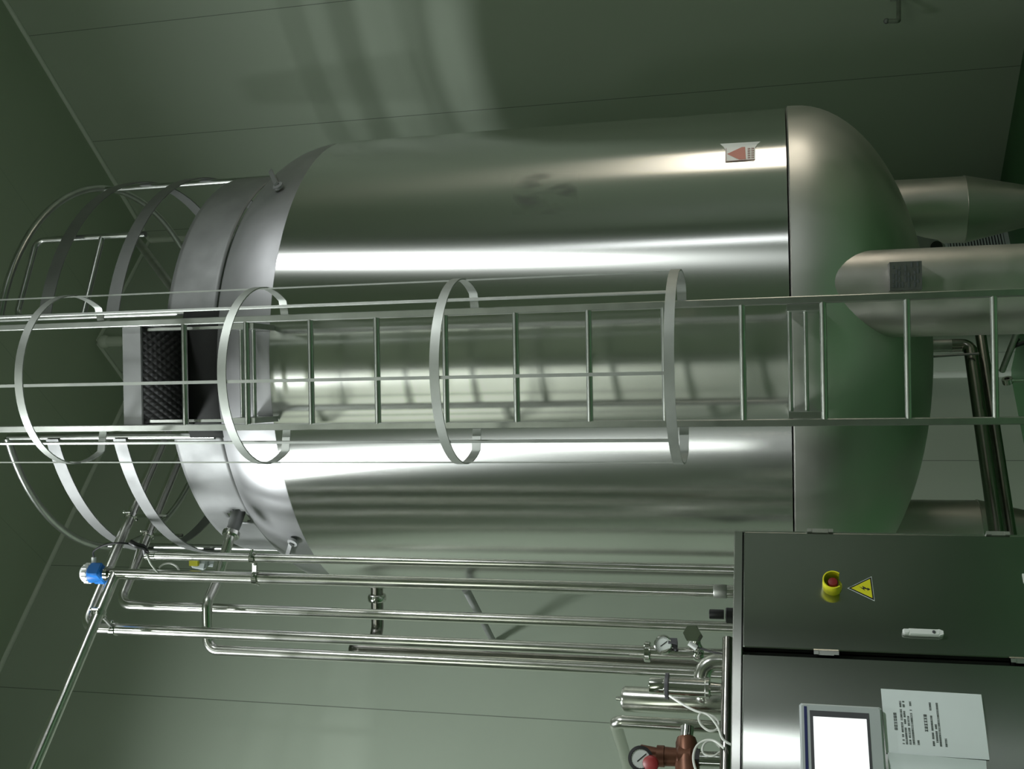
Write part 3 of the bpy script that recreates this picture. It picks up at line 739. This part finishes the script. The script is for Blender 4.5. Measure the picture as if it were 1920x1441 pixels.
# clamp between D and the horizontal branch
zq = atR(212, 1183, D_r).z; cl = clamp(pD, LR(D_l, D_r, zq), .0255); 
xq = atZ(192, 1155, B_t); clamp(pB, LR(xq.dot(Ld), B_r, B_t), .0255, Ld)
mb = MB(); mb.seg(LR(D_l, D_r - .02, zq), LR(xq.dot(Ld), B_r + .03, B_t), .01, .01); mb.build('clamp_link', m_dull, cl, smooth=0)
for pp, rr, tt, (px, py), (qx, qy) in ((pD, D_r, D_t, (238, 957), (270, 963)), (pC, C_r, C_t, (266, 988), (300, 993))):
    a_ = atZ(px, py, tt); l = a_.dot(Ld); cl = clamp(pp, LR(l, rr, tt), .0255, Ld)
    mb = MB(); mb.seg(LR(l, rr, tt - .02), LR(l, rr, tt - .21), .012, .012, Ld); mb.build('hanger_rod', m_chrome, cl, smooth=0)

# strut from the left wall to pipe C/B
s0 = atR(926, 1203, RW - .01); s1 = LR(2.27, 4.45, 0); s1 = atY(872, 1101, 4.97)
tag(MB().sweep([s0, s1], .02, 16).build('wall_strut', m_plate), 'slanting round steel strut from the left wall to the upright pipes', 'strut')

# ---------------------------------------------------------------- blue transmitter
bt = LR(B_l, B_r, B_t + .052)
tr = thing('level_transmitter', bt, 'blue transmitter with white cap on top of the upright pipe', 'sensor')
mb = MB(); mb.lathe([(.022, 0), (.03, .005), (.036, .02), (.044, .06), (.046, .075), (.0, .075)], bt, Z, 28); mb.box(bt + Z * .04, .034, .047, .032, Ld, Rd, bev=.006); mb.build('housing', m_blue, tr)
mb = MB(); mb.lathe([(.043, .075), (.046, .08), (.046, .104), (.038, .117), (.02, .124), (0, .125)], bt, Z, 28)
for k in range(14):
    a_ = 2 * PI * k / 14; mb.cyl(bt + Z * .080 + Vector((math.cos(a_), math.sin(a_), 0)) * .046, bt + Z * .104 + Vector((math.cos(a_), math.sin(a_), 0)) * .046, .004, 6)
mb.build('cap', m_white, tr)
g = bt + Z * .065 + Ld * .035 - Rd * .03; mb = MB(); mb.cyl(g, g + (Ld - Rd * .7) .normalized()* .03, .011, 12); mb.build('cable_gland', m_white, tr)
# cable of transmitter to conduit
k0 = g + (Ld - Rd * .7).normalized() * .03; Aend = LR(A_l, A_r, A_t)
cpts = [k0, atY(176, 1032, 4.40), atY(196, 1021, 4.36), atY(222, 1017, 4.36), atY(245, 1019, 4.40), atY(262, 1021, 4.42), Aend - Z * .03]
tag(MB().sweep(bez(cpts), .0045, 8).build('signal_cable', m_black), 'thin black cable looping from the blue transmitter into the conduit', 'cable')
for i, (x0, y0, x1, y1, r) in enumerate(((255, 1021, 270, 1026, .012),)):
    p = atY(x0, y0, 4.40); q = atY(x1, y1, 4.43)
    tag(MB().sweep(bez([p + Vector((0.015, .0, .03)), p, q, Aend + Z * .002]), [.004] + [.013] * 35 + [.016], 10).build('tape_wrap', m_black), 'black taped cable bundle entering the open conduit end', 'cable')
cpts = [Aend + Z * .01, atY(275, 1040, 4.42), atY(284, 1058, 4.44), atY(300, 1075, 4.5), atY(318, 1085, 4.56), atY(345, 1086, 4.58), atY(356, 1078, 4.57)]
tag(MB().sweep(bez(cpts), .0045, 8).build('signal_cable', m_tube), 'pale cable hanging from the conduit end to the yellow-marked sensor', 'cable')
cpts = [atY(298, 1064, 4.56), atY(306, 1057, 4.57), atY(318, 1055, 4.58), atY(330, 1060, 4.58), atY(338, 1070, 4.58), atY(352, 1072, 4.57)]
tag(MB().sweep(bez(cpts), .0045, 8).build('signal_cable', m_tube), 'short pale cable loop just above the yellow-marked sensor', 'cable')
# small sensor with yellow mark
sc = atY(376, 1052, 4.60)
sn = thing('proximity_sensor', sc - Z * .05, 'small grey sensor with a yellow mark behind the upright pipes', 'sensor')
dv = (atY(398, 1056, 4.62) - atY(362, 1050, 4.58)).normalized()
mb = MB(); mb.lathe([(.026, -.04), (.036, -.03), (.037, .02), (.03, .03), (.018, .034), (.016, .06)], sc, dv, 8); mb.build('housing', m_grey, sn, smooth=20)
mb = MB(); mb.box(atY(364, 1051, 4.555), .022, .008, .022); mb.build('yellow_mark', m_yel, sn, smooth=0)

# ---------------------------------------------------------------- valve group beside the cabinet
def gauge(px, py, R, rad, faceto, name, label, rim, face=.86, needle=(1, -1)):
    c = atR(px, py, R); fd = Vector(faceto).normalized()
    t = thing(name, c, label, 'gauge')
    mb = MB(); mb.lathe([(rad * .6, -.03), (rad, -.026), (rad, .004), (rad * (face + .04), .007), (rad * face, .001), (0, .001)], c, fd, 32); mb.build('case', rim, t)
    mb = MB(); mb.cyl(c + fd * .0012, c + fd * .0024, rad * face, 32); dl = mb.build('dial', m_dial, t)
    x = fd.cross(Z).normalized(); y = x.cross(fd)
    x = -x
    nd = (x * needle[0] + y * needle[1]).normalized()
    mb = MB(); mb.seg(c + fd * .0034 - nd * rad * .35, c + fd * .0034 + nd * rad * .6, .0035, .0012, fd); mb.build('needle', m_black, dl, smooth=0)
    mb = MB()
    for k in range(19):
        a_ = math.radians(-45 + 270 * k / 18); v = x * math.cos(a_) + y * math.sin(a_)
        mb.seg(c + fd * .003 + v * rad * .68, c + fd * .003 + v * rad * .8, .0012, .0008, fd)
    mb.build('scale_marks', m_ink, dl, smooth=0)
    return t, c, fd
CAMD = lambda p: (Z * EYE - p)
c0 = atR(1243, 1207, 4.15)
gt, gc, gf = gauge(1243, 1207, 4.15, .037, CAMD(c0) + Vector((-.6, 0, .2)), 'pressure_gauge', 'small chrome-rimmed pressure gauge on the upright pipe', m_chrome, needle=(.7, -.9))
stp = LR(D_l, D_r, atR(1250, 1236, D_r).z)
mb = MB(); mb.sweep([gc - gf * .02, stp - Ld * 0], .011, 14); mb.lathe([(.012, 0), (.028, 0), (.028, .02), (.012, .02)], stp + (gc - stp) * .45, (gc - stp), 18); mb.build('stem', m_chrome, gt)
mb = MB(); vcn = atR(1262, 1204, 4.16); mb.box(vcn, .012, .02, .018, Ld, Rd); mb.sweep([vcn, atR(1268, 1218, 4.18)], .008, 10); mb.build('bleed_screw', m_dgrey, gt)
# hex-capped valve
hv = atR(1297, 1186, 4.1); hb = LR(D_l, D_r, atR(1310, 1240, D_r).z)
hd_ = (CAMD(hv) + Vector((.6, .4, .5))).normalized()
vt = thing('hex_valve', hv - Z * .1, 'shiny valve with hexagonal cap on the upright pipe beside the cabinet', 'valve')
mb = MB(); mb.lathe([(.030, -.09), (.038, -.08), (.038, -.005), (.036, 0), (0, 0)], hv, hd_, 6, ref=Z); mb.build('hex_cap', m_chrome, vt, smooth=15)
mb = MB(); bk = hv - hd_ * .08; mb.sweep([bk, bk + (hb - bk) * .5, hb], [.026, .02, .03], 20); mb.sphere(hb, .034, 10); mb.build('valve_body', m_chrome, vt)
ng = atR(1306, 1214, 4.08); mb = MB(); mb.sweep([ng, ng + Vector((.02, 0, .03))], .011, 12); mb.build('hose_fitting', m_white, vt)
tag(MB().sweep(bez([atR(1312, 1214, 4.08), atR(1335, 1221, 4.03), atR(1375, 1229, 3.95), atR(1395, 1233, 3.95)]), .0045, 8).build('signal_cable', m_black), 'black cable from the hex valve down behind the cabinet', 'cable')
# big elbow
q0 = atR(1400, 1243, 4.0); q1 = atR(1314, 1241, 4.0); q2 = atR(1320, 1305, 4.06)
pipe('elbow_pipe', [dropto(q0, 0), Vector((q0.x, q0.y, q1.z)), Vector((q2.x, q2.y, q1.z - .01)), q2], .033, 'thick polished pipe elbow turning down beside the cabinet top', m_pipe, .075)
# actuator
ac = atR(1285, 1287, 4.0)
zA = lambda x: atR(x, 1287, 4.0).z
an = thing('valve_actuator', Vector((ac.x, ac.y, zA(1350))), 'polished cylindrical valve actuator with clamp ring and thin hose', 'valve')
base = Vector((ac.x, ac.y, 0))
mb = MB(); mb.lathe([(.0, zA(1218)), (.031, zA(1218)), (.033, zA(1220)), (.033, zA(1245)), (.04, zA(1248))], base, Z, 28); mb.build('cap', m_chrome, an)
mb = MB(); mb.lathe([(.036, zA(1247)), (.05, zA(1248)), (.051, zA(1251)), (.051, zA(1254)), (.036, zA(1256))], base, Z, 28); mb.build('clamp_ring', m_dgrey, an)
mb = MB(); mb.lathe([(.038, zA(1255)), (.038, zA(1322)), (.042, zA(1324)), (.042, zA(1330)), (.025, zA(1333)), (.02, zA(1362))], base, Z, 28); mb.build('cylinder', m_pipe, an)
# filter housing
zf = lambda x: atR(x, 1314, 4.22).z
fc = atR(1260, 1314, 4.22); fb = Vector((fc.x, fc.y, 0))
ft = thing('filter_housing', Vector((fc.x, fc.y, zf(1390))), 'upright polished filter housing with rounded top behind the actuator', 'filter')
mb = MB(); mb.lathe([(0, zf(1163)), (.03, zf(1164)), (.046, zf(1167)), (.052, zf(1172)), (.052, zf(1390))], fb, Z, 32); mb.build('canister', m_pipe, ft)
mb = MB(); mb.lathe([(0, zf(1154)), (.008, zf(1155)), (.01, zf(1164))], fb, Z, 14); mb.build('nipple', m_chrome, ft)
# pipe G
zg = lambda x: atR(x, 1356, 4.2).z
gc_ = atR(1250, 1357, 4.2); gt_ = Vector((gc_.x, gc_.y, zg(1152)))
pipe('drain_pipe', [dropto(gt_, 0), gt_, gt_ + Rd * .9 - Z * .0], .0255, 'steel pipe with tight elbow turning back to the left wall', m_pipe, .035)
# frame rail
fr0 = atR(1364, 1250, 3.942); zr = fr0.z
rail = thing('skid_frame', LR(1.55, 3.95, 0), 'dark round frame rail just above the cabinet top', 'frame')
mb = MB(); mb.sweep([LR(.9, 3.942, zr), LR(2.0, 3.942, zr)], .021, 20); mb.build('cross_rail', m_dpipe, rail)
for l in (.92, 1.98): mb = MB(); mb.box(LR(l, 3.95, zr / 2), .02, .02, zr / 2, Ld, Rd); mb.build('upright', m_dpipe, rail, smooth=0)
# bronze valve
v0 = atR(1290, 1421, 4.1)
bv = thing('bronze_valve', Vector((v0.x, v0.y, zr + .02)), 'brown bronze pressure valve behind the cabinet top', 'valve')
bp_ = lambda x, y, R=4.1: atR(x, y, R)
mb = MB(); a_, b_ = bp_(1298, 1420), bp_(1232, 1416); mb.lathe([(.03, 0), (.045, .004), (.045, .05), (.034, .058), (.036, (b_ - a_).length - .03), (.04, (b_ - a_).length - .028), (.04, (b_ - a_).length), (.0, (b_ - a_).length)], a_, b_ - a_, 28)
c_, d_ = bp_(1288, 1425), bp_(1287, 1383); mb.lathe([(.042, 0), (.042, (d_ - c_).length - .02), (.036, (d_ - c_).length), (0, (d_ - c_).length)], c_, d_ - c_, 28)
mb.cyl(bp_(1288, 1420), bp_(1290, 1475), .046, 28)
mb.cyl(bp_(1235, 1412), bp_(1200, 1405), .022, 20, .003); mb.build('body', m_bronze, bv)
mb = MB(); mb.cyl(bp_(1287, 1384), bp_(1289, 1362), .026, 24); mb.build('inlet_tube', m_chrome, bv)
mb = MB(); mb.cyl(bp_(1300, 1420), bp_(1312, 1421), .04, 6); mb.build('hex_nut', m_black, bv, smooth=20)
mb = MB(); mb.cyl(bp_(1310, 1422), bp_(1362, 1424), .03, 24); mb.build('outlet_tube', m_chrome, bv)
mb = MB(); mb.lathe([(.0, 0), (.02, 0), (.03, .006), (.03, .02), (.02, .026), (0, .026)], bp_(1218, 1432, 4.02), bp_(1235, 1420, 4.1) - bp_(1218, 1432, 4.02), 20); mb.build('adjusting_knob', m_red, bv)
c0 = atR(1201, 1421, 4.03)
g2t, g2c, g2f = gauge(1201, 1421, 4.03, .047, CAMD(c0), 'pressure_gauge', 'black-rimmed pressure gauge next to the bronze valve', m_black, face=.74, needle=(.8, -.9))
mb = MB(); mb.sweep([g2c - g2f * .02, bp_(1210, 1408)], .012, 12); mb.build('stem', m_bronze, g2t)
# air hoses
loop = [atR(1255, 1303, 3.95), atR(1278, 1318, 3.94), atR(1305, 1332, 3.93), atR(1335, 1341, 3.92), atR(1347, 1353, 3.92), atR(1344, 1366, 3.92), atR(1330, 1369, 3.92), atR(1315, 1358, 3.92), atR(1310, 1344, 3.91), atR(1316, 1336, 3.91), atR(1330, 1341, 3.90), atR(1346, 1362, 3.90), atR(1356, 1385, 3.90), atR(1380, 1400, 3.90)]
tag(MB().sweep(bez(loop, 8), .0045, 8).build('air_hose', m_tube), 'pale air hose looping once from the actuator clamp ring', 'hose')
loop = [atR(1358, 1402, 3.90), atR(1340, 1388, 3.92), atR(1322, 1387, 3.93), atR(1306, 1398, 3.94), atR(1300, 1418, 3.94), atR(1304, 1440, 3.94), atR(1315, 1458, 3.93), atR(1335, 1462, 3.92), atR(1356, 1450, 3.9), atR(1385, 1440, 3.9)]
tag(MB().sweep(bez(loop, 8), .0045, 8).build('air_hose', m_tube), 'wide pale air hose loop hanging beside the bronze valve', 'hose')
loop = [atR(1350, 1400, 3.97), atR(1336, 1388, 3.97), atR(1322, 1392, 3.97), atR(1317, 1404, 3.97), atR(1323, 1414, 3.97), atR(1338, 1416, 3.96), atR(1352, 1408, 3.96), atR(1375, 1404, 3.95)]
tag(MB().sweep(bez(loop, 8), .004, 8).build('air_hose', m_tube), 'small inner pale air hose loop above the frame rail', 'hose')
# black solenoid beside the cabinet edge
bs0 = atR(1330, 1150, 4.15); bs1 = atR(1385, 1152, 4.15)
so_ = thing('solenoid_coil', Vector((bs1.x, bs1.y, bs1.z - .02)), 'small black solenoid standing behind the cabinet top edge', 'solenoid')
mb = MB(); mb.lathe([(.0, 0), (.018, 0), (.02, .003), (.02, .06)], bs0, bs1 - bs0, 20); mb.build('coil', m_black, so_)
mb = MB(); mb.box(atR(1372, 1153, 4.15), .025, .025, .025, Ld, Rd, bev=.004); mb.build('coil_base', m_black, so_, smooth=0)
so_pipe = atR(1384, 1153, 4.15)
MB().sweep([so_pipe, dropto(so_pipe, 0)], .015, 12).build('stand_tube', m_dull, so_)

# ================================================================ UNDER THE TANK
zo = zb - .10
oo = Vector((oc.x, oc.y, 0))
h0 = atZ(1852, 655, .70); h1 = atZ(1903, 985, .70)
dirh = (h1 - h0); dirh.z = 0; dirh.normalize()
el = Vector((oc.x, oc.y, .705))
pipe('outlet_pipe', [oc + Z * zo, el, el + dirh * 1.9], .032, 'dark polished outlet pipe sloping away from the tank bottom', m_dpipe, .05)
el2 = el + Vector((.02, .1, -.07)) 
pts2 = [el2 - dirh * .05, el2 + dirh * 1.9]
pipe('outlet_pipe', pts2, .026, 'second dark polished pipe running beside the tank outlet pipe', m_dpipe)
d0 = C + Vector((-.0, -.12, zb + .01)); 
tag(MB().sweep([atY(1742, 668, 5.6), atY(1836, 662, 5.55)], .006, 8).build('drain_rod', m_plate), 'thin bright rod hanging from the tank bottom beside the outlet', 'rod')
s_0 = atY(1907, 622, 5.1); s_1 = atY(1879, 694, 5.3)
tag(MB().sweep([s_0 + (s_0 - s_1) * .0, s_1], .014, 12).build('support_bar', m_dull), 'short slanting bar beside the outlet pipe under the tank', 'bar')
cb = bez([atY(1925, 640, 5.2), atY(1908, 646, 5.2), atY(1898, 650, 5.25), atY(1905, 640, 5.2), atY(1910, 634, 5.2)])
tag(MB().sweep(cb, .009, 8).build('power_cable', m_black), 'black cable under the tank beside the front leg', 'cable')
pk = atY(1889, 713, 5.4)
mb = MB(); mb.lathe([(.012, -.012), (.024, -.012), (.024, .012), (.012, .012), (.012, -.012)], pk, Vector((1, -.5, .3)), 16); mb.sweep([pk + Vector((0, 0, -.02)), pk + Vector((.0, .0, -.12))], .008, 8)
tag(mb.build('pipe_clip', m_chrome), 'shiny pipe clip in the shade below the tank', 'clip')

# ================================================================ WALL FITTINGS
# hook on right wall
k0 = atL(1686, 0, LW - .03)
kb = atL(1700, -14, LW); 
hk = thing('wall_hook', Vector((kb.x, kb.y, kb.z)), 'bent steel pipe hook on the right wall at the picture edge', 'hook')
a0_ = atL(1685, -12, LW - .005); a1_ = atL(1685, 39, LW - .28); a2_ = atL(1662, 39, LW - .28)
mb = MB(); mb.sweep(fillet([a0_, a1_, a2_], .012, 4), .014, 12); mb.build('bent_tube', m_dull, hk)
mb = MB(); mb.sphere(a2_, .018, 8); mb.build('end_knob', m_plate, hk)
mb = MB(); mb.box(a0_ + Ld * .002, .004, .05, .05, Ld, Rd); mb.build('wall_plate', m_dull, hk, smooth=0)
# vent grille on the boxed corner
va = atR(1780, 452, BR); vb_ = atR(1896, 448, BR)
vl = (va.dot(Ld) + vb_.dot(Ld)) / 2
vn = thing('vent_grille', LR(vl, BR - .01, vb_.z - .01), 'pale slatted vent grille low on the boxed wall corner', 'vent')
z1, z0 = va.z + .02, max(vb_.z - .0, .03)
mb = MB(); mb.box(LR(vl, BR - .008, (z0 + z1) / 2), .45, .006, (z1 - z0) / 2 + .03, Ld, Rd); mb.build('backing', m_gap, vn, smooth=0)
mb = MB()
nsl = 19
for i in range(nsl):
    z = z0 + (z1 - z0) * (i + .5) / nsl; mb.box(LR(vl, BR - .02, z), .44, .008, (z1 - z0) / nsl * .27, Ld, Rd)
mb.build('slats', m_vent, vn, smooth=0)
mb = MB()
for dl, hl, zz, hz_ in ((0, .46, z0 - .02, .02), (0, .46, z1 + .02, .02), (-.45, .015, (z0 + z1) / 2, (z1 - z0) / 2), (.45, .015, (z0 + z1) / 2, (z1 - z0) / 2)):
    mb.box(LR(vl + dl, BR - .02, zz), hl, .014, hz_, Ld, Rd)
mb.build('frame', m_vent, vn, smooth=0)
